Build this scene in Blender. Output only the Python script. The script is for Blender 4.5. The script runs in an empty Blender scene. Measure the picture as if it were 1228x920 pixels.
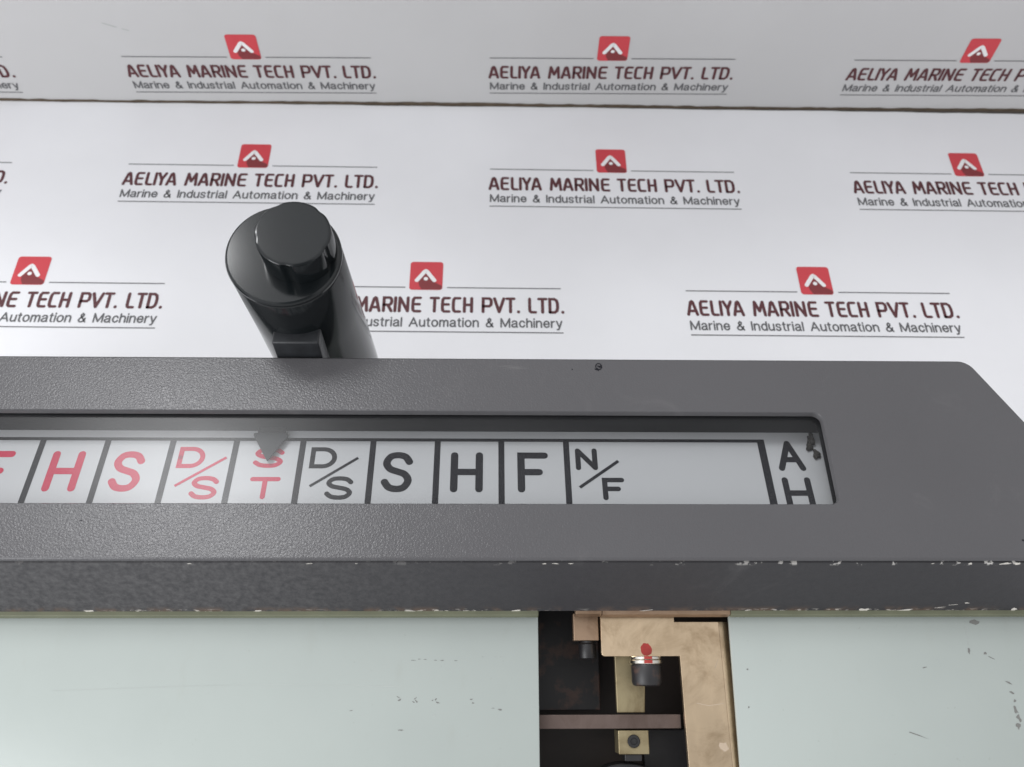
import bpy, bmesh, math, random
from mathutils import Vector, Matrix
random.seed(7)
SC = bpy.context.scene
COL = SC.collection
MM = 0.001
R = math.radians

# ------------------------------------------------------------------ camera
cam = bpy.data.cameras.new("camera")
camo = bpy.data.objects.new("camera", cam)
COL.objects.link(camo)
right = Vector((0.999712537, -0.000950432, 0.023957062))
up = Vector((-0.011596665, 0.855388878, 0.517856530))
fwd = Vector((0.020984792, 0.517985487, -0.855131963))
camo.matrix_world = Matrix((
    (right.x, up.x, -fwd.x, 0.0), (right.y, up.y, -fwd.y, 0.0),
    (right.z, up.z, -fwd.z, 0.445), (0, 0, 0, 1)))
cam.sensor_width = 36.0
cam.lens = 36.0 * 1090 / 1228
cam.clip_start = 0.01
cam.clip_end = 50
cam.dof.use_dof = True
cam.dof.focus_distance = 0.385
cam.dof.aperture_fstop = 16
SC.camera = camo

# ------------------------------------------------------------------ world and lamps
world = bpy.data.worlds.new("World")
SC.world = world
world.use_nodes = True
wn, wl = world.node_tree.nodes, world.node_tree.links
wn.clear()
w_out = wn.new("ShaderNodeOutputWorld")
w_bg = wn.new("ShaderNodeBackground")
w_tc = wn.new("ShaderNodeTexCoord")
w_sep = wn.new("ShaderNodeSeparateXYZ")
wl.new(w_tc.outputs["Generated"], w_sep.inputs[0])


def wmath(op, a, b):
    n = wn.new("ShaderNodeMath")
    n.operation = op
    for i, v in enumerate((a, b)):
        if isinstance(v, (int, float)):
            n.inputs[i].default_value = v
        else:
            wl.new(v, n.inputs[i])
    return n.outputs[0]


WX, WY, WZ, WB = -0.24, 0.06, 0.24, 0.825        # a room brighter overhead, to the left and beyond the table
wv = wmath("ADD", wmath("MULTIPLY", w_sep.outputs[0], WX), wmath("MULTIPLY", w_sep.outputs[1], WY))
wv = wmath("ADD", wv, wmath("MULTIPLY", w_sep.outputs[2], WZ))
wv = wmath("ADD", wv, WB)
# dark spot added overhead in front, for the photographer, to darken the bracket's reflection
w_dot = wn.new("ShaderNodeVectorMath")
w_dot.operation = "DOT_PRODUCT"
wl.new(w_tc.outputs["Generated"], w_dot.inputs[0])
w_dot.inputs[1].default_value = Vector((0.20, -0.50, 0.84)).normalized()
w_rng = wn.new("ShaderNodeMapRange")
w_rng.interpolation_type = "SMOOTHSTEP"
wl.new(w_dot.outputs["Value"], w_rng.inputs["Value"])
w_rng.inputs["From Min"].default_value = 0.915
w_rng.inputs["From Max"].default_value = 0.99
w_rng.inputs["To Min"].default_value = 1.0
w_rng.inputs["To Max"].default_value = 0.25
wv = wmath("MULTIPLY", wv, w_rng.outputs["Result"])
wl.new(wv, w_bg.inputs["Strength"])
w_bg.inputs["Color"].default_value = (0.97, 0.975, 1.0, 1)
wl.new(w_bg.outputs[0], w_out.inputs[0])


def area(name, loc, target, sx, sy, power, color=(1, 1, 1)):
    l = bpy.data.lights.new(name, "AREA")
    l.shape = "RECTANGLE"
    l.size, l.size_y = sx, sy
    l.energy = power
    l.color = color
    o = bpy.data.objects.new(name, l)
    COL.objects.link(o)
    o.location = loc
    o.rotation_euler = (Vector(target) - Vector(loc)).to_track_quat("-Z", "Y").to_euler()
    return o


area("ceiling_lamp", (-0.93, 1.20, 2.40), (-0.12, 0.18, 0.1), 0.52, 0.52, 25, (0.98, 0.99, 1.0))
area("front_left_fill", (-0.58, -0.36, 0.56), (-0.1, 0.12, 0.09), 0.45, 0.45, 4.4, (0.96, 0.98, 1.0))  # added unseen fill at front left, grades the pale panels from left to right

SC.view_settings.view_transform = "Standard"
SC.view_settings.look = "None"
SC.view_settings.exposure = 0.0
SC.view_settings.gamma = 1.0

# ------------------------------------------------------------------ material helpers


def srgb(r, g, b):
    f = lambda c: (c / 255 / 12.92) if c / 255 <= 0.04045 else ((c / 255 + 0.055) / 1.055) ** 2.4
    return (f(r), f(g), f(b), 1)


class NT:
    def __init__(self, name):
        self.m = bpy.data.materials.new(name)
        self.m.use_nodes = True
        self.n, self.l = self.m.node_tree.nodes, self.m.node_tree.links
        self.p = self.n["Principled BSDF"]
        self.out = self.n["Material Output"]
        self.tc = None

    def coord(self):
        if not self.tc:
            self.tc = self.n.new("ShaderNodeTexCoord")
        return self.tc.outputs["Object"]

    def math(self, op, a, b=0.0, c=0.0, clamp=False):
        n = self.n.new("ShaderNodeMath")
        n.operation = op
        n.use_clamp = clamp
        for i, v in enumerate((a, b, c)):
            if isinstance(v, (int, float)):
                n.inputs[i].default_value = v
            else:
                self.l.new(v, n.inputs[i])
        return n.outputs[0]

    def mapping(self, scale=(1, 1, 1), loc=(0, 0, 0)):
        n = self.n.new("ShaderNodeMapping")
        self.l.new(self.coord(), n.inputs[0])
        n.inputs["Scale"].default_value = scale
        n.inputs["Location"].default_value = loc
        return n.outputs[0]

    def noise(self, scale, detail=3, rough=0.55, vec=None, dist=0.0):
        n = self.n.new("ShaderNodeTexNoise")
        n.inputs["Scale"].default_value = scale
        n.inputs["Detail"].default_value = detail
        n.inputs["Roughness"].default_value = rough
        n.inputs["Distortion"].default_value = dist
        self.l.new(vec if vec is not None else self.coord(), n.inputs["Vector"])
        return n.outputs["Fac"]

    def ramp(self, fac, lo, hi):
        n = self.n.new("ShaderNodeMapRange")
        n.interpolation_type = "SMOOTHSTEP"
        self.l.new(fac, n.inputs["Value"])
        n.inputs["From Min"].default_value = lo
        n.inputs["From Max"].default_value = hi
        return n.outputs["Result"]

    def lerp(self, fac, lo, hi):
        n = self.n.new("ShaderNodeMapRange")
        self.l.new(fac, n.inputs["Value"])
        n.inputs["To Min"].default_value = lo
        n.inputs["To Max"].default_value = hi
        return n.outputs["Result"]

    def mix(self, fac, a, b):
        n = self.n.new("ShaderNodeMix")
        n.data_type = "RGBA"
        if isinstance(fac, (int, float)):
            n.inputs[0].default_value = fac
        else:
            self.l.new(fac, n.inputs[0])
        for s, v in ((n.inputs[6], a), (n.inputs[7], b)):
            if isinstance(v, tuple):
                s.default_value = v
            else:
                self.l.new(v, s)
        return n.outputs[2]

    def base(self, c):
        if isinstance(c, tuple):
            self.p.inputs["Base Color"].default_value = c
        else:
            self.l.new(c, self.p.inputs["Base Color"])

    def set(self, **k):
        for a, v in k.items():
            s = self.p.inputs[a.replace("_", " ")]
            if isinstance(v, (int, float, tuple)):
                s.default_value = v
            else:
                self.l.new(v, s)

    def bump(self, h, strength=0.3, dist=0.0003):
        n = self.n.new("ShaderNodeBump")
        n.inputs["Strength"].default_value = strength
        n.inputs["Distance"].default_value = dist
        self.l.new(h, n.inputs["Height"])
        self.l.new(n.outputs[0], self.p.inputs["Normal"])


def plain(name, c, rough=0.5, metal=0.0, vary=0.12, scale=60, spec=0.5, bump=0.0):
    t = NT(name)
    nz = t.noise(scale, 4)
    d = tuple(x * (1 - vary) for x in c[:3]) + (1,)
    e = tuple(min(1, x * (1 + vary)) for x in c[:3]) + (1,)
    t.base(t.mix(nz, d, e))
    t.set(Roughness=rough, Metallic=metal)
    t.p.inputs["Specular IOR Level"].default_value = spec
    if bump:
        t.bump(t.noise(scale * 12, 3), bump, 0.0003)
    return t.m


# --- printed sheets
def sheet_material(name, c):
    t = NT(name)
    n1 = t.ramp(t.noise(9, 4), 0.35, 0.65)
    n2 = t.ramp(t.noise(420, 2), 0.74, 0.80)
    b = t.mix(n1, c, tuple(x * 0.965 for x in c[:3]) + (1,))
    b = t.mix(t.math("MULTIPLY", n2, 0.10), b, (0.35, 0.33, 0.3, 1))
    t.base(b)
    t.set(Roughness=0.62)
    t.p.inputs["Specular IOR Level"].default_value = 0.25
    t.bump(t.noise(14, 2), 0.25, 0.002)
    return t.m


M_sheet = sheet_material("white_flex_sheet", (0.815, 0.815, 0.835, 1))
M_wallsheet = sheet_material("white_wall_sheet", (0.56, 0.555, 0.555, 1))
M_board = plain("raw_board_edge", (0.095, 0.07, 0.047, 1), 0.9, vary=0.5, scale=160)
M_base = plain("dark_bench_top", (0.05, 0.04, 0.032, 1), 0.8)
M_red = plain("print_red", (0.60, 0.055, 0.07, 1), 0.6, vary=0.08)
M_dred = plain("print_dark_red", (0.22, 0.030, 0.035, 1), 0.6, vary=0.08)
M_white = plain("print_white", (0.85, 0.84, 0.84, 1), 0.6, vary=0.02)
M_maroon = plain("print_maroon", (0.095, 0.025, 0.030, 1), 0.6, vary=0.15)
M_gtext = plain("print_grey_text", (0.11, 0.11, 0.115, 1), 0.6, vary=0.1)
M_gline = plain("print_grey_line", (0.12, 0.12, 0.125, 1), 0.6, vary=0.1)


# --- housing paint: dark grey hammered enamel
def paint(name, c, worn=False):
    t = NT(name)
    n1 = t.noise(16, 4)
    d = tuple(x * 0.93 for x in c[:3]) + (1,)
    e = tuple(x * 1.08 for x in c[:3]) + (1,)
    b = t.mix(n1, d, e)
    rub = t.ramp(t.noise(34, 6, 0.7, dist=0.8), 0.56, 0.74)
    b = t.mix(t.math("MULTIPLY", rub, 0.16), b, (0.16, 0.155, 0.155, 1))
    scr = t.ramp(t.noise(90, 4, 0.7, vec=t.mapping((0.10, 1.6, 1))), 0.70, 0.74)
    b = t.mix(t.math("MULTIPLY", scr, 0.22), b, (0.2, 0.195, 0.19, 1))
    tex = t.noise(1300, 2, 0.5, dist=0.5)
    rough = t.lerp(t.noise(45, 3), 0.21, 0.27)
    if worn:
        sep = t.n.new("ShaderNodeSeparateXYZ")
        t.l.new(t.coord(), sep.inputs[0])
        X, Z = sep.outputs[0], sep.outputs[2]
        # mottled rub marks, chiefly on the left half of the face
        left = t.ramp(t.math("MULTIPLY", X, -1.0), -0.02, 0.12)
        mott = t.ramp(t.noise(430, 5, 0.7), 0.22, 0.82)
        b = t.mix(t.math("MULTIPLY", mott, t.math("MULTIPLY_ADD", left, 0.36, 0.05)), b, (0.19, 0.185, 0.185, 1))
        # brown grime and pale chips along the lower arris
        low = t.ramp(t.math("MULTIPLY", Z, -1.0), -0.1040, -0.1002)
        grime = t.ramp(t.noise(120, 4, 0.6), 0.42, 0.62)
        b = t.mix(t.math("MULTIPLY", low, t.math("MULTIPLY", grime, 0.75)), b, (0.13, 0.085, 0.06, 1))
        edge = t.ramp(t.math("MULTIPLY", Z, -1.0), -0.1022, -0.1003)
        ch = t.ramp(t.noise(330, 3, 0.6, vec=t.mapping((1, 1, 3.0))), 0.545, 0.585)
        clus = t.ramp(t.noise(28, 2), 0.40, 0.62)
        b = t.mix(t.math("MULTIPLY", ch, t.math("MULTIPLY", edge, clus)), b, (0.55, 0.52, 0.47, 1))
        # chips on the top arris, more of them to the right
        top = t.ramp(Z, 0.1262, 0.1276)
        rt = t.ramp(X, -0.03, 0.20)
        c2 = t.ramp(t.noise(210, 4, 0.65, vec=t.mapping((1, 1, 1), (3, 1, 0))), 0.60, 0.635)
        b = t.mix(t.math("MULTIPLY", t.math("MULTIPLY", c2, top), t.math("MULTIPLY_ADD", rt, 0.8, 0.1)), b, (0.58, 0.56, 0.53, 1))
        t.bump(t.noise(700, 3, 0.6), 0.25, 0.0003)
        t.set(Roughness=0.55)
    else:
        t.bump(tex, 0.24, 0.0005)
        t.set(Roughness=rough)
    t.base(b)
    t.p.inputs["Specular IOR Level"].default_value = 0.25
    return t.m


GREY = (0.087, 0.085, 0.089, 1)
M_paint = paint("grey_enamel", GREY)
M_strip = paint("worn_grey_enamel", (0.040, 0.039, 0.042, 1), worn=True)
M_lip = plain("olive_primer", (0.145, 0.152, 0.098, 1), 0.6, vary=0.3, scale=70)
M_well = plain("window_well_grey", (0.014, 0.014, 0.016, 1), 0.6, vary=0.2, spec=0.2)
M_plate = plain("opal_scale_white", (0.45, 0.458, 0.47, 1), 0.45, vary=0.03, scale=25)
M_ink = plain("scale_ink_black", (0.014, 0.014, 0.018, 1), 0.6, vary=0.12, spec=0.1)
M_redink = plain("scale_ink_red", (0.48, 0.033, 0.075, 1), 0.6, vary=0.1, spec=0.1)
M_pointer = plain("pointer_grey", (0.035, 0.037, 0.040, 1), 0.6, spec=0.15)
M_black = plain("black_plastic", (0.0060, 0.0078, 0.0088, 1), 0.13, vary=0.25, scale=60, spec=0.46)
M_arm = plain("scuffed_black_lever", (0.016, 0.0175, 0.020, 1), 0.42, vary=0.8, scale=240, bump=0.15)
M_dark = plain("blackened_steel", (0.013, 0.012, 0.013, 1), 0.42, vary=0.4, scale=300, bump=0.1)
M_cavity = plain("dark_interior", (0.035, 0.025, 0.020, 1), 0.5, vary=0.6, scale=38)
M_chip = plain("bare_primer_chip", (0.60, 0.57, 0.52, 1), 0.6, vary=0.15, scale=500)
M_stain = plain("dark_speck", (0.17, 0.17, 0.16, 1), 0.7)
M_scuff = plain("grey_scuff", (0.36, 0.39, 0.37, 1), 0.7)
M_debris = plain("dried_sealant", (0.03, 0.027, 0.022, 1), 0.9, vary=0.4, scale=400)
M_steel = plain("bright_washer_steel", (0.72, 0.69, 0.62, 1), 0.28, metal=1.0, vary=0.12, scale=200)
M_redlac = plain("red_sealing_lacquer", (0.32, 0.028, 0.022, 1), 0.35, vary=0.35, scale=400)
M_drum = plain("grey_drum_metal", (0.30, 0.30, 0.31, 1), 0.4, metal=0.6)


def brass(name, c, dirt=0.5, metal=0.75, rough=0.42):
    t = NT(name)
    n1 = t.ramp(t.noise(48, 6, 0.68, dist=0.6), 0.42, 0.74)
    n2 = t.noise(260, 4, 0.6, vec=t.mapping((1, 0.12, 1)))
    dk = tuple(x * f for x, f in zip(c[:3], (0.50, 0.44, 0.38))) + (1,)
    b = t.mix(t.math("MULTIPLY", n1, dirt), c, dk)
    b = t.mix(t.math("MULTIPLY", t.ramp(n2, 0.5, 0.75), 0.25), b, tuple(min(1, x * 1.2) for x in c[:3]) + (1,))
    t.base(b)
    t.set(Metallic=metal, Roughness=t.lerp(n2, rough - 0.08, rough + 0.12))
    t.bump(n2, 0.12, 0.0003)
    return t.m


M_brass = brass("passivated_brass", (0.66, 0.515, 0.35, 1), 0.8, 0.95, 0.30)
M_brass2 = brass("dull_greenish_brass", (0.33, 0.275, 0.165, 1), 0.9)
M_copper_and_shade = brass("browned_copper_and_shade", (0.36, 0.25, 0.17, 1), 0.8)
M_brown = brass("brown_oxide_bar", (0.15, 0.112, 0.098, 1), 0.7)


M_rust = NT("rusted_black_steel")
M_rust.base(M_rust.mix(M_rust.ramp(M_rust.noise(130, 4, 0.6), 0.48, 0.66), (0.018, 0.017, 0.018, 1), (0.085, 0.045, 0.032, 1)))
M_rust.set(Roughness=0.45)
M_rust = M_rust.m


def pale_paint():
    t = NT("pale_green_enamel")
    n1 = t.ramp(t.noise(11, 4), 0.3, 0.7)
    b = t.mix(n1, (0.366, 0.402, 0.380, 1), (0.345, 0.380, 0.360, 1))
    # grimy runs creeping out from under the housing edge, as the paint carries them
    n2 = t.ramp(t.noise(95, 4, 0.6, vec=t.mapping((1, 0.35, 1))), 0.58, 0.8)
    b = t.mix(t.math("MULTIPLY", n2, 0.16), b, (0.30, 0.31, 0.27, 1))
    n3 = t.ramp(t.noise(520, 2), 0.73, 0.77)
    b = t.mix(t.math("MULTIPLY", n3, 0.25), b, (0.22, 0.23, 0.21, 1))
    t.base(b)
    t.set(Roughness=t.lerp(t.noise(24, 5, 0.65), 0.22, 0.48))
    t.bump(t.noise(22, 4, 0.6), 0.10, 0.003)
    return t.m


M_pale = pale_paint()


def glass_material():
    t = NT("dusty_window_glass")
    n, l = t.n, t.l
    tr = n.new("ShaderNodeBsdfTransparent")
    tr.inputs[0].default_value = (0.97, 0.975, 0.975, 1)
    gl = n.new("ShaderNodeBsdfGlossy")
    smear = t.noise(38, 4, 0.6, vec=t.mapping((0.5, 1.6, 1)))
    l.new(t.lerp(smear, 0.17, 0.30), gl.inputs["Roughness"])
    gl.inputs["Color"].default_value = (1, 1, 1, 1)
    df = n.new("ShaderNodeBsdfDiffuse")
    df.inputs[0].default_value = (0.75, 0.76, 0.78, 1)
    m1 = n.new("ShaderNodeMixShader")
    fr = n.new("ShaderNodeFresnel")
    fr.inputs[0].default_value = 1.265
    l.new(t.math("MULTIPLY", fr.outputs[0], 1.0), m1.inputs[0])
    l.new(tr.outputs[0], m1.inputs[1])
    l.new(gl.outputs[0], m1.inputs[2])
    m2 = n.new("ShaderNodeMixShader")
    l.new(t.lerp(smear, 0.0, 0.025), m2.inputs[0])
    l.new(m1.outputs[0], m2.inputs[1])
    l.new(df.outputs[0], m2.inputs[2])
    l.new(m2.outputs[0], t.out.inputs[0])
    return t.m


M_glass = glass_material()

# ------------------------------------------------------------------ mesh helpers (millimetres in, metres out)


class MB:
    def __init__(self, *mats):
        self.v, self.f, self.mi = [], [], []
        self.mats = list(mats)

    def add(self, verts, faces, mat=0):
        o = len(self.v)
        self.v += [tuple(p) for p in verts]
        for f in faces:
            self.f.append(tuple(i + o for i in f))
            self.mi.append(mat)

    def build(self, name, parent=None, smooth=35, bevel=0.0, recalc=True, seg=2):
        me = bpy.data.meshes.new(name)
        me.from_pydata([Vector(p) * MM for p in self.v], [], self.f)
        for m in self.mats:
            me.materials.append(m)
        for p, i in zip(me.polygons, self.mi):
            p.material_index = i
        if recalc or bevel:
            bm = bmesh.new()
            bm.from_mesh(me)
            if recalc:
                bmesh.ops.recalc_face_normals(bm, faces=bm.faces)
            if bevel:
                ed = [e for e in bm.edges if len(e.link_faces) == 2 and e.calc_face_angle(0) > R(40)]
                bmesh.ops.bevel(bm, geom=ed, offset=bevel * MM, segments=seg, affect="EDGES", profile=0.5, clamp_overlap=True)
            bm.to_mesh(me)
            bm.free()
        if smooth:
            for p in me.polygons:
                p.use_smooth = True
            me.set_sharp_from_angle(angle=R(smooth))
            for p in me.polygons:
                if len(p.vertices) > 8:
                    p.use_smooth = False
        o = bpy.data.objects.new(name, me)
        COL.objects.link(o)
        if parent:
            o.parent = parent
        return o


def prism(mb, outline, axis_fn, lo, hi, mat=0):
    """Closed prism: outline [(a,b)], axis_fn(a,b,c) -> point."""
    n = len(outline)
    vs = [axis_fn(a, b, lo) for a, b in outline] + [axis_fn(a, b, hi) for a, b in outline]
    fs = [tuple(range(n))[::-1], tuple(range(n, 2 * n))]
    fs += [(i, (i + 1) % n, n + (i + 1) % n, n + i) for i in range(n)]
    mb.add(vs, fs, mat)


def box(mb, fn, a0, a1, b0, b1, c0, c1, mat=0):
    prism(mb, [(a0, b0), (a1, b0), (a1, b1), (a0, b1)], fn, c0, c1, mat)


XYZ = lambda a, b, c: (a, b, c)


def rounded(pts, rad, seg=8):
    out = []
    n = len(pts)
    for i in range(n):
        p, q, s = Vector(pts[i - 1]), Vector(pts[i]), Vector(pts[(i + 1) % n])
        r = rad[i] if isinstance(rad, (list, tuple)) else rad
        if r <= 0:
            out.append(tuple(q))
            continue
        d1, d2 = (p - q).normalized(), (s - q).normalized()
        ang = d1.angle(d2)
        t = r / math.tan(ang / 2)
        c = q + (d1 + d2).normalized() * (r / math.sin(ang / 2))
        a, b = q + d1 * t - c, q + d2 * t - c
        a0 = math.atan2(a.y, a.x)
        da = math.atan2(b.y, b.x) - a0
        while da > math.pi:
            da -= 2 * math.pi
        while da < -math.pi:
            da += 2 * math.pi
        for k in range(seg + 1):
            w = a0 + da * k / seg
            out.append((c.x + r * math.cos(w), c.y + r * math.sin(w)))
    return out


def inset(poly, d):
    """Offset a counter-clockwise polygon inwards by d (negative: outwards)."""
    n = len(poly)
    out = []
    for i in range(n):
        p, q, s = Vector(poly[i - 1]), Vector(poly[i]), Vector(poly[(i + 1) % n])
        e1, e2 = (q - p).normalized(), (s - q).normalized()
        n1, n2 = Vector((-e1.y, e1.x)), Vector((-e2.y, e2.x))
        m = n1 + n2
        k = 1 + n1.dot(n2)
        out.append(tuple(q + m * (d / max(k, 0.3))))
    return out


def catmull(pts, sub=6):
    out = []
    n = len(pts)
    for i in range(n - 1):
        p0, p1, p2, p3 = (Vector(pts[max(i - 1, 0)]), Vector(pts[i]), Vector(pts[i + 1]), Vector(pts[min(i + 2, n - 1)]))
        for k in range(sub):
            t = k / sub
            out.append(tuple(0.5 * ((2 * p1) + (p2 - p0) * t + (2 * p0 - 5 * p1 + 4 * p2 - p3) * t * t
                                    + (3 * p1 - p0 - 3 * p2 + p3) * t ** 3)))
    out.append(tuple(pts[-1]))
    return out


def ribbon(mb, pts, width, fn, mat=0, cap=True, lift=0.0):
    """A flat stroke along pts; fn(a,b,c) -> point; round ends when cap."""
    P = [Vector(p) for p in pts]
    n = len(P)
    for i in range(1, n - 1):        # a sharp turn is two strokes
        if (P[i] - P[i - 1]).normalized().dot((P[i + 1] - P[i]).normalized()) < -0.05:
            ribbon(mb, pts[:i + 1], width, fn, mat, cap, lift)
            ribbon(mb, pts[i:], width, fn, mat, cap, lift + 0.008)
            return
    h = width / 2
    L, Rr = [], []
    for i in range(n):
        e1 = (P[i] - P[i - 1]).normalized() if i else None
        e2 = (P[i + 1] - P[i]).normalized() if i < n - 1 else None
        e1, e2 = e1 or e2, e2 or e1
        n1, n2 = Vector((-e1.y, e1.x)), Vector((-e2.y, e2.x))
        m = (n1 + n2) / max(1 + n1.dot(n2), 0.42)
        L.append(P[i] + m * h)
        Rr.append(P[i] - m * h)
    loop = L[:]
    if cap:
        d = (P[-1] - P[-2]).normalized()
        a0 = math.atan2(d.y, d.x) + math.pi / 2
        end = [P[-1] + Vector((math.cos(a0 - math.pi * k / 8), math.sin(a0 - math.pi * k / 8))) * h for k in range(1, 8)]
        d = (P[0] - P[1]).normalized()
        a0 = math.atan2(d.y, d.x) + math.pi / 2
        sta = [P[0] + Vector((math.cos(a0 - math.pi * k / 8), math.sin(a0 - math.pi * k / 8))) * h for k in range(1, 8)]
    vs = [fn(p.x, p.y, lift) for p in L] + [fn(p.x, p.y, lift) for p in Rr]
    fs = [(i, n + i, n + i + 1, i + 1) for i in range(n - 1)]
    mb.add(vs, fs, mat)
    if cap:
        mb.add([fn(p.x, p.y, lift) for p in [L[-1]] + end + [Rr[-1]]], [tuple(range(9))[::-1]], mat)
        mb.add([fn(p.x, p.y, lift) for p in [Rr[0]] + sta + [L[0]]], [tuple(range(9))[::-1]], mat)


def lathe(mb, prof, fn, seg=64, mat=0, rfun=None):
    """prof [(r,h)] round an axis; fn(a,b,h) -> point."""
    rings = []
    for r, h in prof:
        ring = []
        for k in range(seg):
            w = 2 * math.pi * k / seg
            rr = r * (rfun(w, h) if rfun else 1)
            ring.append(fn(rr * math.cos(w), rr * math.sin(w), h))
        rings.append(ring)
    vs = [p for ring in rings for p in ring]
    fs = []
    for i in range(len(prof) - 1):
        for k in range(seg):
            k2 = (k + 1) % seg
            fs.append((i * seg + k, i * seg + k2, (i + 1) * seg + k2, (i + 1) * seg + k))
    fs.append(tuple(range(seg))[::-1])
    fs.append(tuple((len(prof) - 1) * seg + k for k in range(seg)))
    mb.add(vs, fs, mat)


def blob(mb, a, b, ra, rb, fn, mat=0, lift=0.0, ang=0.0, n=11, jag=0.35):
    pts = []
    for k in range(n):
        w = 2 * math.pi * k / n
        q = 1 + random.uniform(-jag, jag)
        x, y = ra * q * math.cos(w), rb * q * math.sin(w)
        pts.append(fn(a + x * math.cos(ang) - y * math.sin(ang), b + x * math.sin(ang) + y * math.cos(ang), lift))
    mb.add(pts, [tuple(range(n))], mat)


def fuse(mb, target):
    """Put the marks collected in mb into target's own mesh, as print or wear on its surface."""
    me = target.data
    idx = {}
    for i, m in enumerate(mb.mats):
        if m.name not in [x.name for x in me.materials]:
            me.materials.append(m)
        idx[i] = [x.name for x in me.materials].index(m.name)
    bm = bmesh.new()
    bm.from_mesh(me)
    vs = [bm.verts.new(Vector(p) * MM) for p in mb.v]
    for f, i in zip(mb.f, mb.mi):
        g = bm.faces.new([vs[k] for k in f])
        g.material_index = idx[i]
        g.smooth = False
    bm.to_mesh(me)
    bm.free()


def empty(name, loc=(0, 0, 0), rz=0.0):
    o = bpy.data.objects.new(name, None)
    COL.objects.link(o)
    o.location = loc
    o.rotation_euler = (0, 0, rz)
    return o


# ------------------------------------------------------------------ stroke alphabets
S_PTS = catmull([(0.97, 0.80), (0.80, 0.95), (0.50, 1.0), (0.20, 0.95), (0.05, 0.76), (0.20, 0.59), (0.50, 0.51),
                 (0.80, 0.43), (0.96, 0.25), (0.80, 0.05), (0.50, 0.0), (0.20, 0.05), (0.02, 0.20)], 5)
D_PTS = [(0, 0.5), (0, 1), (0.48, 1)] + [(0.48 + 0.52 * math.sin(R(a)), 0.5 + 0.5 * math.cos(R(a))) for a in range(12, 180, 12)] + [(0.48, 0), (0, 0), (0, 0.5)]
GLYPH = {
    "F": [[(0, 0), (0, 1), (1, 1)], [(0, 0.50), (0.76, 0.50)]],
    "H": [[(0, 0), (0, 1)], [(1, 0), (1, 1)], [(0, 0.5), (1, 0.5)]],
    "S": [S_PTS],
    "D": [D_PTS],
    "T": [[(0, 1), (1, 1)], [(0.5, 1), (0.5, 0)]],
    "N": [[(0, 0), (0, 1)], [(0, 1), (1, 0)], [(1, 0), (1, 1)]],
    "A": [[(0, 0), (0.5, 1)], [(0.5, 1), (1, 0)], [(0.2, 0.34), (0.8, 0.34)]],
}
rc = 0.16
TITLE = {   # squarish technical capitals of the printed sheet
    "A": [[(0, 0), (0.36, 0.93), (0.5, 1), (0.60, 0.93), (1, 0)], [(0.25, 0.27), (0.82, 0.27)]],
    "E": [[(1, 1), (0.22, 1), (0.04, 0.88), (0, 0.7), (0, 0.25), (0.06, 0.08), (0.25, 0), (1, 0)], [(0.0, 0.52), (0.9, 0.52)]],
    "L": [[(0, 1), (0, 0.22), (0.08, 0.06), (0.28, 0), (1, 0)]],
    "I": [[(0.5, 0), (0.5, 1)]],
    "Y": [[(0, 1), (0.5, 0.45), (1, 1)], [(0.5, 0.47), (0.5, 0)]],
    "M": [[(0, 0), (0.12, 1), (0.5, 0.3), (0.88, 1), (1, 0)]],
    "R": [[(0, 0), (0, 1), (0.75, 1), (0.95, 0.9), (1, 0.74), (0.95, 0.56), (0.75, 0.46), (0, 0.46)], [(0.5, 0.46), (1, 0)]],
    "N": [[(0, 0), (0, 1), (1, 0), (1, 1)]],
    "T": [[(0, 1), (1, 1)], [(0.5, 1), (0.5, 0)]],
    "C": [[(1, 1), (0.25, 1), (0.06, 0.9), (0, 0.72), (0, 0.28), (0.06, 0.1), (0.25, 0), (1, 0)]],
    "H": [[(0, 0), (0, 1)], [(1, 0), (1, 1)], [(0, 0.5), (1, 0.5)]],
    "P": [[(0, 0), (0, 1), (0.75, 1), (0.95, 0.9), (1, 0.72), (0.95, 0.52), (0.75, 0.42), (0, 0.42)]],
    "V": [[(0, 1), (0.5, 0), (1, 1)]],
    "D": [[(0, 0), (0, 1), (0.6, 1), (0.9, 0.88), (1, 0.66), (1, 0.34), (0.9, 0.12), (0.6, 0), (0, 0)]],
    ".": [[(0.5, 0.0), (0.5, 0.035)]],
}


def glyph(mb, table, ch, a0, a1, b0, b1, w, fn, mat, lift, cap=True):
    h = w / 2
    for k, s in enumerate(table[ch]):
        pts = [(a0 + h + x * (a1 - a0 - w), b0 + h + y * (b1 - b0 - w)) for x, y in s]
        ribbon(mb, pts, w, fn, mat, cap, lift + 0.02 * k)


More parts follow.
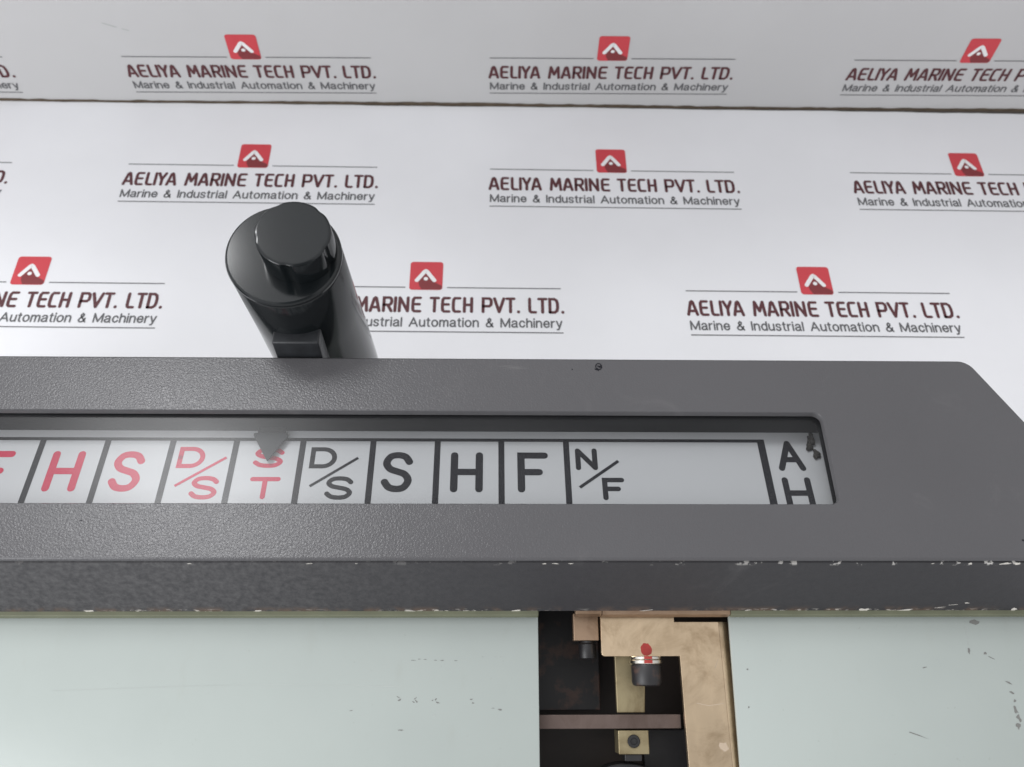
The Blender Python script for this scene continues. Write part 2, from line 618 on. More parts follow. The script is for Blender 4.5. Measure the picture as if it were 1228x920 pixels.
# ------------------------------------------------------------------ the printed emblem-and-name block (flat print, built once)
OVAL = lambda w, h: [(w / 2 + w / 2 * math.cos(R(t)), h / 2 + h / 2 * math.sin(R(t))) for t in range(0, 361, 24)]
SUB = {
    "M": (0.92, [[(0, 0), (0, 1), (0.46, 0.06), (0.92, 1), (0.92, 0)]]),
    "A": (0.84, [[(0, 0), (0.42, 1), (0.84, 0)], [(0.14, 0.33), (0.70, 0.33)]]),
    "I": (0.0, [[(0, 0), (0, 1)]]),
    "l": (0.0, [[(0, 0), (0, 1)]]),
    "i": (0.0, [[(0, 0), (0, 0.73)], [(0, 0.95), (0, 1.0)]]),
    "a": (0.56, [[(0.04, 0.58), (0.14, 0.71), (0.30, 0.74), (0.46, 0.68), (0.51, 0.55), (0.51, 0.1), (0.57, 0.0)],
                 [(0.51, 0.43), (0.2, 0.37), (0.02, 0.27), (0.0, 0.14), (0.1, 0.02), (0.28, 0.0), (0.44, 0.07), (0.51, 0.2)]]),
    "r": (0.30, [[(0, 0), (0, 0.73)], [(0, 0.45), (0.09, 0.65), (0.30, 0.72)]]),
    "n": (0.52, [[(0, 0), (0, 0.73)], [(0, 0.5), (0.12, 0.68), (0.29, 0.74), (0.46, 0.66), (0.52, 0.5), (0.52, 0)]]),
    "h": (0.52, [[(0, 0), (0, 1)], [(0, 0.5), (0.12, 0.68), (0.29, 0.74), (0.46, 0.66), (0.52, 0.5), (0.52, 0)]]),
    "m": (0.86, [[(0, 0), (0, 0.73)], [(0, 0.5), (0.1, 0.68), (0.24, 0.74), (0.38, 0.66), (0.43, 0.5), (0.43, 0)],
                 [(0.43, 0.5), (0.53, 0.68), (0.67, 0.74), (0.81, 0.66), (0.86, 0.5), (0.86, 0)]]),
    "u": (0.52, [[(0, 0.73), (0, 0.24), (0.06, 0.07), (0.22, 0.0), (0.4, 0.06), (0.52, 0.24)], [(0.52, 0.73), (0.52, 0)]]),
    "e": (0.58, [[(0.0, 0.38), (0.58, 0.38)], [(0.58, 0.38), (0.53, 0.60), (0.42, 0.71), (0.29, 0.74), (0.1, 0.64), (0, 0.37), (0.1, 0.1), (0.29, 0.0), (0.45, 0.04), (0.56, 0.18)]]),
    "o": (0.60, [OVAL(0.60, 0.74)]),
    "c": (0.54, [[(0.53, 0.54), (0.44, 0.69), (0.28, 0.74), (0.1, 0.64), (0, 0.37), (0.1, 0.1), (0.28, 0.0), (0.44, 0.05), (0.54, 0.22)]]),
    "d": (0.56, [[(0.56, 0), (0.56, 1)], [(0.56, 0.52), (0.44, 0.69), (0.28, 0.74), (0.1, 0.64), (0, 0.37), (0.1, 0.1), (0.28, 0.0), (0.44, 0.05), (0.56, 0.22)]]),
    "s": (0.48, [[(x * 0.48, y * 0.74) for x, y in S_PTS]]),
    "t": (0.28, [[(0.12, 0.95), (0.12, 0.16), (0.17, 0.03), (0.28, 0.0)], [(0, 0.73), (0.27, 0.73)]]),
    "y": (0.54, [[(0, 0.73), (0.28, 0.0)], [(0.54, 0.73), (0.24, -0.16), (0.16, -0.26), (0.04, -0.26)]]),
    "&": (0.72, [[(0.72, 0), (0.2, 0.68), (0.19, 0.86), (0.33, 1), (0.47, 0.9), (0.46, 0.73), (0.3, 0.58), (0.06, 0.38), (0.0, 0.2),
                  (0.1, 0.04), (0.28, 0.0), (0.46, 0.06), (0.6, 0.22), (0.66, 0.42)]]),
}


def subtitle(mb, body, x0, x1, y0, cap, w, fn, mat, lift):
    gap, space = 0.27, 0.36
    tot = sum((space + gap) if c == " " else SUB[c][0] + gap for c in body) - gap
    k = (x1 - x0 - w) / tot
    x = x0 + w / 2
    for c in body:
        if c == " ":
            x += (space + gap) * k
            continue
        for q, st in enumerate(SUB[c][1]):
            ribbon(mb, [(x + a * k, y0 + w / 2 + b * (cap - w)) for a, b in st], w, fn, mat, True, lift + 0.02 * q)
        x += (SUB[c][0] + gap) * k


def logo_mesh():
    mb = MB(M_red, M_dred, M_white, M_maroon, M_gtext, M_gline)
    fn = XYZ
    sq = rounded([(-10.1, 0), (10.1, 0), (10.1, 21.6), (-10.1, 21.6)], 1.9, 5)
    mb.add([fn(a, b, 0.10) for a, b in sq], [tuple(range(len(sq)))], 0)
    dk = [(-4.6, 6.3), (-0.4, 12.6), (4.0, 6.6), (9.6, 3.2), (9.9, 1.2), (8.8, 0.35), (-2.6, 0.3), (-4.2, 3.4)]
    mb.add([fn(a, b, 0.14) for a, b in dk], [tuple(range(len(dk)))], 1)
    ribbon(mb, [(-5.7, 7.2), (-1.2, 14.0), (-0.5, 14.5), (0.3, 14.0), (5.0, 7.2)], 2.6, fn, 2, True, 0.18)
    dot = [(-0.25 + 1.35 * math.cos(R(a)), 8.4 + 1.35 * math.sin(R(a))) for a in range(0, 360, 24)]
    mb.add([fn(a, b, 0.22) for a, b in dot], [tuple(range(len(dot)))], 2)
    ribbon(mb, [(-81.5, 1.9), (-12.4, 1.9)], 0.72, fn, 5, False, 0.10)
    ribbon(mb, [(13.0, 1.9), (82.4, 1.9)], 0.72, fn, 5, False, 0.10)
    ribbon(mb, [(-81.6, -30.8), (83.0, -30.8)], 0.72, fn, 5, False, 0.10)
    spans = [("A", 90, 135), ("E", 138, 174), ("L", 180, 212), ("I", 214, 224), ("Y", 225, 264), ("A", 262, 306),
             ("M", 337, 388), ("A", 390, 434), ("R", 438, 478), ("I", 481, 491), ("N", 496, 538), ("E", 545, 583),
             ("T", 611, 650), ("E", 654, 690), ("C", 694, 729), ("H", 735, 773), ("P", 804, 846), ("V", 846, 892),
             ("T", 892, 930), (".", 935, 946), ("L", 976, 1009), ("T", 1010, 1049), ("D", 1051, 1091), (".", 1098, 1110)]
    k = 166.5 / 1020
    for ch, a, b in spans:
        glyph(mb, TITLE, ch, -82.4 + (a - 90) * k, -82.4 + (b - 90) * k, -16.9, -5.1, 1.9, fn, 3, 0.10, True)
    subtitle(mb, "Marine & Industrial Automation & Machinery", -81.4, 82.6, -27.4, 7.0, 1.0, fn, 4, 0.10)
    o = mb.build("printed_logo", None, smooth=0, recalc=False)
    return o


LOGO = logo_mesh()
_used = [False]


def place_logo(parent, x, y, vertical=False, rot=0.0, sy=1.0):
    o = LOGO if not _used[0] else LOGO.copy()
    if _used[0]:
        COL.objects.link(o)
    _used[0] = True
    o.parent = parent
    if vertical:
        o.location = (x * MM, -0.00012, y * MM)
        o.rotation_euler = (math.pi / 2, -rot, 0)
    else:
        o.location = (x * MM, y * MM, 0.00005)
        o.rotation_euler = (0, 0, rot)
    o.scale = (1, sy, 1)
    return o


# ------------------------------------------------------------------ setting: bench, floor sheet, wall
bench = MB(M_base)
box(bench, XYZ, -2600, 2600, -1500, 2400, -26, -5.5)
bench_o = bench.build("ground", smooth=0)
bench_o["kind"] = "structure"

fl = MB(M_sheet, M_board)
xs = [-1500 + i * 6.0 for i in range(501)]
edge = []
for x in xs:
    base = 493.2 + (x + 343) * 0.0092
    e = base + 0.22 * math.sin(x * 0.031) + 0.14 * math.sin(x * 0.113 + 1) + random.uniform(-0.15, 0.15) - 0.9 * max(0, min(1, (x - 60) / 250))
    edge.append((x, e))
outline = [(-1500, -1200), (1500, -1200)] + edge[::-1]
n = len(outline)
fl.add([(a, b, 0) for a, b in outline] + [(a, b, -5) for a, b in outline],
       [tuple(range(n)), tuple(range(2 * n - 1, n - 1, -1))], 0)
fl.add([(a, b, 0) for a, b in outline] + [(a, b, -5) for a, b in outline],
       [(i, (i + 1) % n, n + (i + 1) % n, n + i) for i in range(n)], 1)
floor = fl.build("floor", smooth=0)
floor["kind"] = "structure"
for x, y in [(-401, 433), (-161, 434.2), (77.9, 435.0), (320.5, 437.2), (560, 439), (-282, 335.2), (-41.6, 335.4), (199.0, 335.9), (440, 337)]:
    place_logo(floor, x, y, False, R(0.25))

wall = empty("wall", (0.0113, 0.4976, 0), R(0.60))
wall["label"] = "upright white sheet wall behind the bench printed with a row of red logos"
wall["category"] = "wall"
wall["kind"] = "thing"
wb = MB(M_wallsheet, M_board)
box(wb, lambda a, b, c: (a, c, b), -1500, 1500, 1.2, 420, 0.0, 6.0)
wall_panel = wb.build("wall_panel", wall, smooth=0)
eb = MB(M_board)
pts = []
random.seed(3)
top_pts = [(-1500 + i * 5.0, 1.9 + random.uniform(-0.35, 0.45) + 0.4 * math.sin(i * 0.07)) for i in range(601)]
out = [(-1500, 0.2), (1500, 0.2)] + top_pts[::-1]
prism(eb, out, lambda a, b, c: (a, c, b), -0.7, -0.02)
eb.build("frayed_edge", wall, smooth=0)
for x, z in [(-419, 34.5), (-177.0, 37.2), (65.5, 39.6), (309.5, 41.4), (552, 44)]:
    place_logo(wall, x, z, True, R(0.45), 0.90)
# faint pen scuff on the wall sheet
sc = MB(M_scuff)
ribbon(sc, [(-262, 64), (-258, 62.5), (-254, 61)], 0.5, lambda a, b, c: (a, -0.15, b), 0)
ribbon(sc, [(-251, 60), (-247, 58.5)], 0.4, lambda a, b, c: (a, -0.15, b), 0)
fuse(sc, wall_panel)

# ------------------------------------------------------------------ the engine telegraph
tele = empty("engine_telegraph", (0, 0, 0), R(0.45))
tele["label"] = "dark grey engine order telegraph with lettered scale window, black handle and pale green front panels"
tele["category"] = "telegraph"

# --- housing: a shallow box with chamfered ends and a long window
OUT = rounded([(-360, 116), (246.4, 116), (199.4, 203.0), (-313, 203.0)], [2.5, 2.5, 7.5, 7.5], 10)
WIN = rounded([(-243, 138.2), (133.2, 138.2), (133.2, 177.6), (-243, 177.6)], 3.6, 8)


def holed(name, outer, inner, z, mat):
    bm = bmesh.new()
    es = []
    for loop in (outer, inner):
        vs = [bm.verts.new((a * MM, b * MM, z * MM)) for a, b in loop]
        es += [bm.edges.new((vs[i], vs[(i + 1) % len(vs)])) for i in range(len(vs))]
    bmesh.ops.triangle_fill(bm, use_beauty=True, use_dissolve=False, edges=es)
    return bm


def skirt(bm, loop_a, za, loop_b, zb, mi=0, flip=False):
    A = [bm.verts.new((a * MM, b * MM, za * MM)) for a, b in loop_a]
    B = [bm.verts.new((a * MM, b * MM, zb * MM)) for a, b in loop_b]
    n = len(A)
    for i in range(n):
        j = (i + 1) % n
        f = bm.faces.new((A[i], A[j], B[j], B[i]))
        f.material_index = mi


def push_front(poly, d):
    return [(a, b - d if b < 121 else b) for a, b in poly]


bm = holed("housing", inset(OUT, 0.9), inset(WIN, -0.45), 130, None)
for f in bm.faces:
    f.material_index = 0
skirt(bm, inset(OUT, 0.9), 130, inset(OUT, 0.28), 129.74)
skirt(bm, inset(OUT, 0.28), 129.74, OUT, 129.1)
skirt(bm, inset(WIN, -0.45), 130, WIN, 129.5)
skirt(bm, WIN, 129.5, WIN, 127.2)
skirt(bm, OUT, 129.1, OUT, 128.85)                                   # the cover's edge, then a narrow joint
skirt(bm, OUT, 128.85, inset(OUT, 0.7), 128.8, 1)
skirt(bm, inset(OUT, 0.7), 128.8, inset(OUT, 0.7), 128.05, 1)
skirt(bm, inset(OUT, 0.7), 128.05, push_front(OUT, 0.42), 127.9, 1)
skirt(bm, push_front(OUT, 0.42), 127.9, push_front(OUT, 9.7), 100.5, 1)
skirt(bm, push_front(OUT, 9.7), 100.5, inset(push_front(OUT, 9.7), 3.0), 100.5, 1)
bmesh.ops.remove_doubles(bm, verts=bm.verts, dist=1e-6)
bmesh.ops.recalc_face_normals(bm, faces=bm.faces)
if sum(f.normal.z for f in bm.faces if f.material_index == 0) < 0:
    bmesh.ops.reverse_faces(bm, faces=bm.faces)
me = bpy.data.meshes.new("housing")
bm.to_mesh(me)
bm.free()
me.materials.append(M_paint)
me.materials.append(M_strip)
for p in me.polygons:
    p.use_smooth = True
me.set_sharp_from_angle(angle=R(50))
for p in me.polygons:
    if abs(p.normal.z) > 0.999 or p.area > 1e-3:
        p.use_smooth = False
housing = bpy.data.objects.new("housing", me)
COL.objects.link(housing)
housing.parent = tele

# paint chips and pen marks on the housing
mk = MB(M_ink, M_chip)
TOPF = lambda a, b, c: (a, b, 130.05 + c)
random.seed(11)
for k in range(7):
    blob(mk, 44.9 + random.uniform(-1.6, 1.6), 199.2 + random.uniform(-1.7, 1.4), 0.75, 0.28, TOPF, 0, 0.02 * k, random.uniform(0, 3), 8, 0.5)
ribbon(mk, [(44.9 + 1.25 * math.cos(R(t)), 199.0 + 1.5 * math.sin(R(t))) for t in range(0, 361, 30)], 0.35, TOPF, 0, False, 0.16)
blob(mk, 34.0, 197.6, 0.3, 0.25, TOPF, 0)
blob(mk, 199.2, 123.5, 0.8, 0.5, TOPF, 0)
blob(mk, -149.5, 131.0, 0.5, 0.2, TOPF, 0)
FRONT = lambda a, b, c: (a, 116 - 9.7 * (129.1 - b) / 47.1 - 0.06 - c, 129.1 - (129.1 - b) * (28.6 / 47.1))
for (a, b, ra, rb) in [(a, min(b, 126.6), ra, rb) for a, b, ra, rb in [(146, 82.5, 2.2, 1.6), (162, 82.3, 3.6, 1.0), (175, 85.0, 2.6, 0.35), (180, 87.6, 1.8, 0.3), (185, 89.4, 0.9, 0.5),
                       (10.5, 82.3, 3.0, 0.9), (-88, 82.4, 2.4, 1.1), (-152, 82.6, 2.8, 1.3), (-30, 82.2, 3, 0.7), (60, 82.1, 5, 0.5),
                       (100, 82.1, 4, 0.5), (205, 83.2, 1.2, 1.8), (178, 127.2, 1.0, 0.9), (191, 127.6, 2.2, 0.8), (195.5, 126.8, 1.4, 1.0),
                       (199, 127.2, 0.9, 0.6), (20.5, 128.2, 1.2, 0.6), (24.5, 128.2, 1.8, 0.5), (30, 128.2, 1.4, 0.5), (164, 127.6, 0.6, 0.4),
                       (-65, 128.0, 1.8, 0.5), (-48, 128.1, 0.9, 0.4), (-108, 128.1, 1.2, 0.4)]]:
    q = 0.62 if a < 120 else 0.85
    blob(mk, a, b, ra * q, rb * q, FRONT, 1, 0.0, random.uniform(-0.15, 0.35), 12, 0.45)
fuse(mk, housing)

# --- lip below the front face
lp = MB(M_lip)
box(lp, XYZ, -356, 19.4, 104.6, 114, 97.3, 100.45)
box(lp, XYZ, 94.0, 238, 104.6, 114, 97.3, 100.45)
lp.build("lower_lip", tele, smooth=0, bevel=0.25)

# --- window well, glass, scale
well = MB(M_well)
WO = rounded([(-245, 137.2), (140.5, 137.2), (140.5, 178.6), (-245, 178.6)], 3.6, 8)
nW = len(WO)
well.add([(a, b, 127.2) for a, b in WO] + [(a, b, 103.0) for a, b in WO], [(i, (i + 1) % nW, nW + (i + 1) % nW, nW + i) for i in range(nW)])
WO2 = inset(WO, -5.0)
well.add([(a, b, 127.15) for a, b in WO] + [(a, b, 127.15) for a, b in WO2], [(i, (i + 1) % nW, nW + (i + 1) % nW, nW + i) for i in range(nW)])
well.add([(a, b, 123.3) for a, b in WO] + [(a, b, 123.3) for a, b in WIN] , [(i, (i + 1) % nW, nW + (i + 1) % nW, nW + i) for i in range(nW)])
well.build("window_well", tele, smooth=30, recalc=False)
bf = MB(M_well)
box(bf, XYZ, -246, 140.2, 177.0, 178.5, 108.0, 126.2)
bf.build("light_baffle", tele, smooth=0, bevel=0.25)
gl = MB(M_glass)
gl.add([(a, b, 126.6) for a, b in inset(WIN, -0.98)], [tuple(range(nW))])
glass = gl.build("window_glass", tele, smooth=0, recalc=False)

TS = R(-6.6)
def STRIP(u, v, w):          # the scale slopes down away from the viewer
    return (u * 1.012, 179.5 + 1.01 * v * math.cos(TS) - w * math.sin(TS), 114.0 + 1.01 * v * math.sin(TS) + w * math.cos(TS))

sp = MB(M_plate, M_ink, M_redink)
box(sp, STRIP, -246, 137, -46, 2.0, -3.0, 0.0)
ribbon(sp, [(-246, -6.7), (112.0, -6.7)], 1.5, STRIP, 1, False, 0.05)
for u in (-229.0, -203.2, -177.5, -151.9, -126.1, -100.9, -74.4, -46.4, -20.6, 5.0, 31.1):
    ribbon(sp, [(u, -7.0), (u, -46)], 2.4, STRIP, 1, False, 0.08)
ribbon(sp, [(110.5, -7.0), (110.5, -46)], 3.0, STRIP, 1, False, 0.08)
W1, W2 = 2.95, 1.95
big = lambda ch, u0, u1, m: glyph(sp, GLYPH, ch, u0, u1, -31.2, -12.6, W1, STRIP, m, 0.05)
big("F", -198.6, -186.4, 2)
big("H", -171.8, -159.0, 2)
big("S", -147.5, -134.9, 2)
big("S", -42.3, -29.7, 1)
big("H", -15.1, -2.3, 1)
big("F", 11.3, 23.6, 1)
small = lambda ch, u0, u1, v0, v1, m, w=W2: glyph(sp, GLYPH, ch, u0, u1, v0, v1, w, STRIP, m, 0.05)
for off, m in ((0, 1), (-51.9, 2)):
    small("D", -70.8 + off, -60.2 + off, -20.4, -10.4, m)
    small("S", -63.6 + off, -52.4 + off, -34.6, -24.0, m)
    ribbon(sp, [(-69.4 + off, -28.6), (-51.8 + off, -15.4)], 1.15, STRIP, m, False, 0.11)
small("S", -93.2, -80.9, -20.2, -10.6, 2)
small("T", -92.8, -81.0, -34.4, -24.4, 2)
small("N", 34.5, 43.3, -20.9, -10.6, 1, 2.1)
small("F", 44.4, 53.2, -34.6, -24.4, 1, 2.1)
ribbon(sp, [(35.6, -28.9), (51.6, -16.6)], 1.3, STRIP, 1, False, 0.11)
glyph(sp, GLYPH, "A", 115.6, 126.6, -21.0, -6.6, 2.5, STRIP, 1, 0.05)
glyph(sp, GLYPH, "H", 115.6, 127.0, -38.5, -24.0, 2.5, STRIP, 1, 0.05)
sp.build("scale_plate", tele, smooth=0)

# --- pointer riding over the scale
pn = MB(M_pointer)
prism(pn, rounded([(-86.8, -18.8), (-79.6, -5.4), (-94.6, -5.4)], [0.4, 0.8, 0.8], 3), STRIP, 2.0, 3.0)
pn.build("scale_pointer", tele, smooth=0, bevel=0.2)
pa = MB(M_well)
box(pa, STRIP, -92.5, -81.5, -5.35, 0.5, 2.0, 3.0)
pa.build("pointer_arm", tele, smooth=0, bevel=0.2)

# --- dried sealant crumbs in the window's right corner
db = MB(M_debris)
random.seed(5)
for (u, v, ra, rb, h) in [(131.4, -5.5, 1.6, 2.6, 3.0), (130.2, -8.6, 1.5, 1.8, 2.4), (132.4, -12.0, 1.5, 2.4, 2.2), (131.8, -3.0, 0.9, 1.4, 2.5)]:
    lathe(db, [(0.6, 0.05), (1.0, 0.5), (0.75, h * 0.7), (0.3, h)], lambda a, b, c, u=u, v=v, ra=ra, rb=rb: STRIP(u - 0.5 + a * ra, v - 1.6 + b * rb, c),
          9, 0, lambda w, h: 1 + 0.3 * math.sin(3 * w + h * 5))
db.build("sealant_crumb", tele, smooth=25)

# ------------------------------------------------------------------ handle
LEAN = R(5.5)
HX, HY, HZ = -82.3 + 1.8, 227.6, 166.0        # centre of the grip's upper face (telegraph axes)
TA = R(2.4)
def HND(a, b, c):            # c along the grip's axis, upwards
    # the end faces are cut a little askew to the leaning axis
    ax = (-math.sin(TA), -math.sin(LEAN), 1.0)
    ex = (math.cos(R(3)), 0.0, -math.sin(R(3)))
    ey = (0.0, math.cos(R(8)), math.sin(R(8)))
    return (HX + a * ex[0] + b * ey[0] + c * ax[0], HY + a * ex[1] + b * ey[1] + c * ax[1], HZ + a * ex[2] + b * ey[2] + c * ax[2])

grip = MB(M_black)
lathe(grip, [(21.4, -96), (22.6, -95), (22.7, -66), (22.4, -40), (22.4, -3.2), (22.3, -3.0), (22.05, -2.6), (22.3, -2.2), (22.5, -1.9), (22.5, -1.0), (22.1, -0.35), (21.4, 0.0)], HND, 96)
g_o = grip.build("handle_grip", tele, smooth=28)

KC = (6.2, 1.4)
def KNB(a, b, c):
    return HND(KC[0] + a, KC[1] + b, c)

FL = [R(x) for x in (192, 264, 336, 48, 120)]
def flute(w, h):
    q = 1.0
    for f in FL:
        d = abs((w - f + math.pi) % (2 * math.pi) - math.pi)
        if d < R(12):
            q = min(q, 1 - (0.03 if h > 11.6 else (0.115 if f == FL[2] else 0.065)) * (0.5 + 0.5 * math.cos(d / R(12) * math.pi)))
    return q

kn = MB(M_black)
lathe(kn, [(14.5, 0.15), (14.5, 11.4), (14.35, 11.9), (13.9, 12.25), (13.3, 12.35)], KNB, 180, 0, flute)
kn.build("clutch_knob", tele, smooth=30)

arm = MB(M_arm)
box(arm, XYZ, -87.4, -68.5, 203.4, 214.0, 102, 139.6)
arm.build("lever_arm", tele, smooth=30, bevel=0.9, seg=3)

# ------------------------------------------------------------------ pale green body under the housing
PA = R(13)
PU = 0.949          # millimetres per drawing unit of the body
def PAN(u, v, w):
    u, v, w = u * PU, v * PU, w * PU
    return (u, 99.65 + v * math.cos(PA) - w * math.sin(PA), 94.35 + v * math.sin(PA) + w * math.cos(PA))

random.seed(21)
lp_ = MB(M_pale, M_stain, M_scuff)
box(lp_, PAN, -300, 20.5, -105, 9.0, -1.6, 0)
left = lp_.build("front_panel", tele, smooth=30, bevel=0.35)
rp_ = MB(M_pale, M_stain, M_scuff)
prism(rp_, [(99.3, -105), (236, -105), (236, 9.0), (99.0, 9.0)], PAN, -1.6, 0)
right_p = rp_.build("front_panel", tele, smooth=30, bevel=0.35)

sm = MB(M_stain, M_scuff)
def dash(u, v, l, w, m=0, a=0.0):
    blob(sm, u, v, l, w, PAN, m, 0.06 + random.uniform(0, 0.03), a, 9, 0.45)
for u in (-30, -27.5, -25.2, -21, -18.5, -13):
    dash(u, -10.4 + random.uniform(-0.5, 0.6), random.uniform(0.5, 1.3), 0.12)
for u in (3, 5.5, -2):
    dash(u, -9.4, 0.7, 0.12, 1)
for (u, v) in [(-35.4, -24.8), (-35.0, -25.8), (-28.8, -25.2), (-28.2, -26.4), (-29.4, -26.6), (-22, -26), (-20.6, -25.6), (-19.8, -26.8), (-6.5, -25.6), (-5.8, -27)]:
    dash(u, v, random.uniform(0.25, 0.8), random.uniform(0.15, 0.35), 0, random.uniform(-1, 1))
for (u, v) in [(-49.5, -31.4), (-54, -29.7), (-21, -31.6), (-8, -39.4), (-34, -37), (2, -29), (5, -29.6), (18.6, -28.6)]:
    dash(u, v, random.uniform(0.4, 1.0), random.uniform(0.12, 0.3), random.choice((0, 1)))
pts = [(-172 + i * 5.5, -20.9 + 1.1 * math.sin(i * 0.16 - 0.9)) for i in range(26)]
ribbon(sm, pts, 0.32, PAN, 1, False, 0.05)
fuse(sm, left)
sm = MB(M_stain, M_scuff)
for v in (3.4, 1.5, -0.6, -2.4, -4.6):
    dash(197.5 + random.uniform(-0.3, 0.3), v, 0.3, 0.7, 1)
dash(201.3, 4.0, 1.7, 0.9)
dash(197.2, -7.6, 0.5, 1.0)
for (u, v, l, w) in [(203.8, -8.5, 0.7, 0.6), (206, -10.3, 1.8, 0.2), (211.6, -20, 1.2, 0.3), (212.4, -24, 1.2, 0.5), (213.0, -27, 0.6, 0.5), (212.6, -30.5, 0.7, 1.6),
                     (213.4, -33.5, 0.8, 1.5), (212.6, -36.5, 1.1, 1.1), (105.2, -14.5, 0.3, 0.3), (104.6, -29, 0.4, 0.4), (171, -39.6, 5, 0.2), (178, -14, 0.8, 0.2)]:
    dash(u, v, l, w, 0, random.uniform(-0.5, 0.5))
fuse(sm, right_p)

# dark inner box that the panels close off
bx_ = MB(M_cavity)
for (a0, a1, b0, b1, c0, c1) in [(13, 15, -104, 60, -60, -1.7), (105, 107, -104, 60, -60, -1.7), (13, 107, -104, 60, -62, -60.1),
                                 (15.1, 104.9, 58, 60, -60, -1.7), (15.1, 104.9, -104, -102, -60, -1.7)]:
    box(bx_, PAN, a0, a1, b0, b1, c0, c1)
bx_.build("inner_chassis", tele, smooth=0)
# outer cabinet walls standing on the bench sheet
cb = MB(M_pale)
box(cb, XYZ, -280, -278, 4, 190, 0.3, 66)
box(cb, XYZ, 194, 196, 4, 190, 0.3, 66)
box(cb, XYZ, -277.9, 193.9, 186, 190, 0.3, 100)
box(cb, XYZ, -277.9, 193.9, 4, 6, 0.3, 66)
prism(cb, [(6.2, 0.3), (185.9, 0.3), (185.9, 98), (104, 92), (6.2, 68)], lambda a, b, c: (c, a, b), -277, -270)
prism(cb, [(6.2, 0.3), (185.9, 0.3), (185.9, 98), (104, 92), (6.2, 68)], lambda a, b, c: (c, a, b), 186, 193)
cb.build("cabinet_body", tele, smooth=0)
# ceiling of the mechanism bay under the housing
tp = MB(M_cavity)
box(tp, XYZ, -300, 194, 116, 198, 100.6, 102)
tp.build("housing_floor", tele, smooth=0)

# ------------------------------------------------------------------ mechanism seen between the panels
ip = MB(M_rust)
box(ip, PAN, 15.2, 50.0, -31, 30, -46, -42)
ip.build("rear_plate", tele, smooth=0, bevel=0.4)
ip = MB(M_dark)
box(ip, PAN, 66.0, 104, -100, -38.5, -34, -28)
ip.build("rear_block", tele, smooth=0, bevel=0.4)
M_rubbed = plain("rubbed_brass", (0.50, 0.40, 0.30, 1), 0.5, metal=0.4)
br = MB(M_brass, M_redlac, M_rubbed)
prism(br, rounded([(46.4, 7.6), (46.4, -9.3), (78.4, -9.3), (80.8, -101), (98.2, -101), (95.2, 4.3), (76.9, 4.3), (76.9, 7.6)], [0.2, 1.4, 0, 0, 0, 0.3, 0, 0.2], 4), PAN, -5.0, -2.0)
sl = [(95.2, 4.3, -2.03), (98.2, -101, -2.03), (106.5, -101, -5.5), (103.0, 4.3, -5.5)]
br.add([PAN(*p) for p in sl] + [PAN(p[0], p[1], p[2] - 1.5) for p in sl], [(0, 1, 2, 3), (4, 7, 6, 5), (0, 4, 5, 1), (1, 5, 6, 2), (2, 6, 7, 3), (3, 7, 4, 0)], 0)
random.seed(9)
blob(br, 64.7, -6.7, 2.3, 2.6, PAN, 1, -1.93, 0.3, 22, 0.07)
ribbon(br, [(84, -27.4), (89, -28.4), (95, -27.6)], 0.25, PAN, 2, False, -1.94)
ribbon(br, [(92.5, -14), (94, -10.5)], 0.22, PAN, 2, False, -1.94)
blob(br, 93.8, -44, 1.6, 2.2, PAN, 2, -1.95, 0.4, 12, 0.4)
br.build("mounting_bracket", tele, smooth=30, bevel=0.25)
pl = MB(M_copper_and_shade)  # the flange's deeper shade is put into its colour with the darker copper
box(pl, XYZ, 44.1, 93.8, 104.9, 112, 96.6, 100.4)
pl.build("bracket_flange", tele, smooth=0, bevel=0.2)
sb = MB(M_copper_and_shade)
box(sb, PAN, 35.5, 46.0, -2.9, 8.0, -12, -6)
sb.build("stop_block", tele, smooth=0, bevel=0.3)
sf = MB(M_copper_and_shade)
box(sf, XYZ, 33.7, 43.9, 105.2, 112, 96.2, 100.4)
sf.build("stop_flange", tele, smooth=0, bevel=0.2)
pi_ = MB(M_dark)
lathe(pi_, [(3.6, -10.0), (3.6, -4.3), (3.0, -3.9), (3.0, -2.95)], lambda a, b, c: PAN(41.3 + a, c, -8.8 + b), 32)
pi_.build("stop_screw", tele, smooth=35, bevel=0.3)

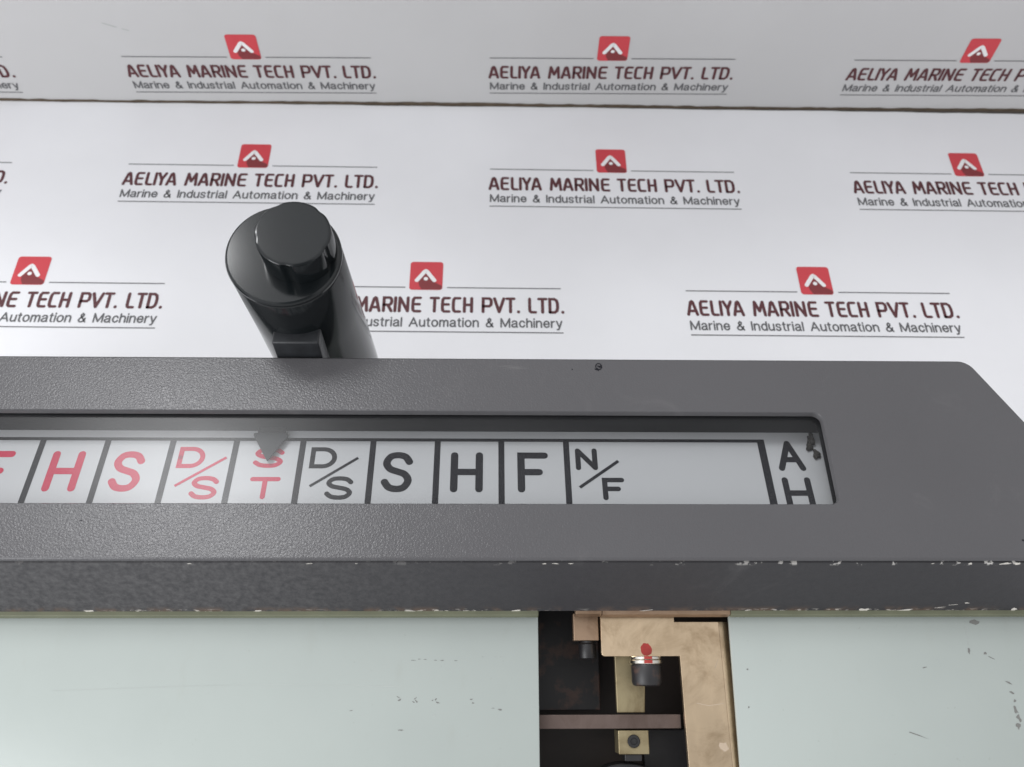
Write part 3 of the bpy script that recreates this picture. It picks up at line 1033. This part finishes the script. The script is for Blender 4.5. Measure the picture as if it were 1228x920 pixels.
AX = lambda a, b, c: PAN(64.4 + a, c, -2.6 + b)
for (r, v0, v1) in [(6.3, -10.7, -9.35), (6.5, -12.4, -10.8)]:
    ws = MB(M_steel, M_redlac)
    lathe(ws, [(r - 0.25, v0), (r, v0 + 0.25), (r, v1 - 0.25), (r - 0.25, v1)], AX, 48)
    pts = []
    for k in range(7):
        w = R(75 + k * 5)
        pts.append(((r + 0.06) * math.cos(w), (r + 0.06) * math.sin(w)))
    ws.add([AX(a, b, v0 + 0.2) for a, b in pts] + [AX(a, b, v1 - 0.1) for a, b in pts], [(i, i + 1, 8 + i, 7 + i) for i in range(6)], 1)
    ws.build("washer", tele, smooth=35)
bo = MB(M_rust)
lathe(bo, [(2.6, -18.5), (2.7, -20.9), (4.7, -20.9), (5.6, -20.4), (6.0, -19.4), (6.05, -13.2), (5.8, -12.45)], AX, 48, 0)
bo.build("socket_bolt", tele, smooth=35)
vb = MB(M_brass2)
prism(vb, [(52.9, 4), (53.2, -31.3), (64.6, -31.3), (65.9, -9.5), (65.9, 4)], PAN, -15.0, -12.0)
vb.build("spacer_bar", tele, smooth=0, bevel=0.3)
hb = MB(M_brown)
box(hb, PAN, 16, 79.0, -37.3, -31.9, -13, -10)
hb.build("cross_bar", tele, smooth=0, bevel=0.25)
kb = MB(M_brass2)
box(kb, PAN, 53.0, 65.4, -47.0, -38.0, -22, -10)
kb_o = kb.build("clamp_block", tele, smooth=0, bevel=0.3)
ss = MB(M_dark)
SF = lambda a, b, c: PAN(59.2 + a, -42.1 + b, -9.98 + c)
prof = []
lathe(ss, [(2.55, 0.0), (2.55, 0.5), (2.3, 0.75), (1.45, 0.75), (1.3, 0.0), (1.2, -1.8)], SF, 40, 0)
ss.build("socket_screw", kb_o, smooth=35)
ft = MB(M_dark)
box(ft, PAN, 55.5, 62.5, -49.6, -47.0, -20, -11)
ft.build("clamp_foot", tele, smooth=0, bevel=0.3)
dr = MB(M_drum, M_dark)
lathe(dr, [(24.0, -30), (24.0, -18.3), (23.6, -18.0), (22.0, -18.0)], lambda a, b, c: PAN(57 + a, -75 + b, c), 96, 1)
lathe(dr, [(20.5, -18.2), (20.5, -17.6), (20.0, -17.4)], lambda a, b, c: PAN(57 + a, -76.2 + b, c), 96, 0)
dr.build("drive_drum", tele, smooth=35)
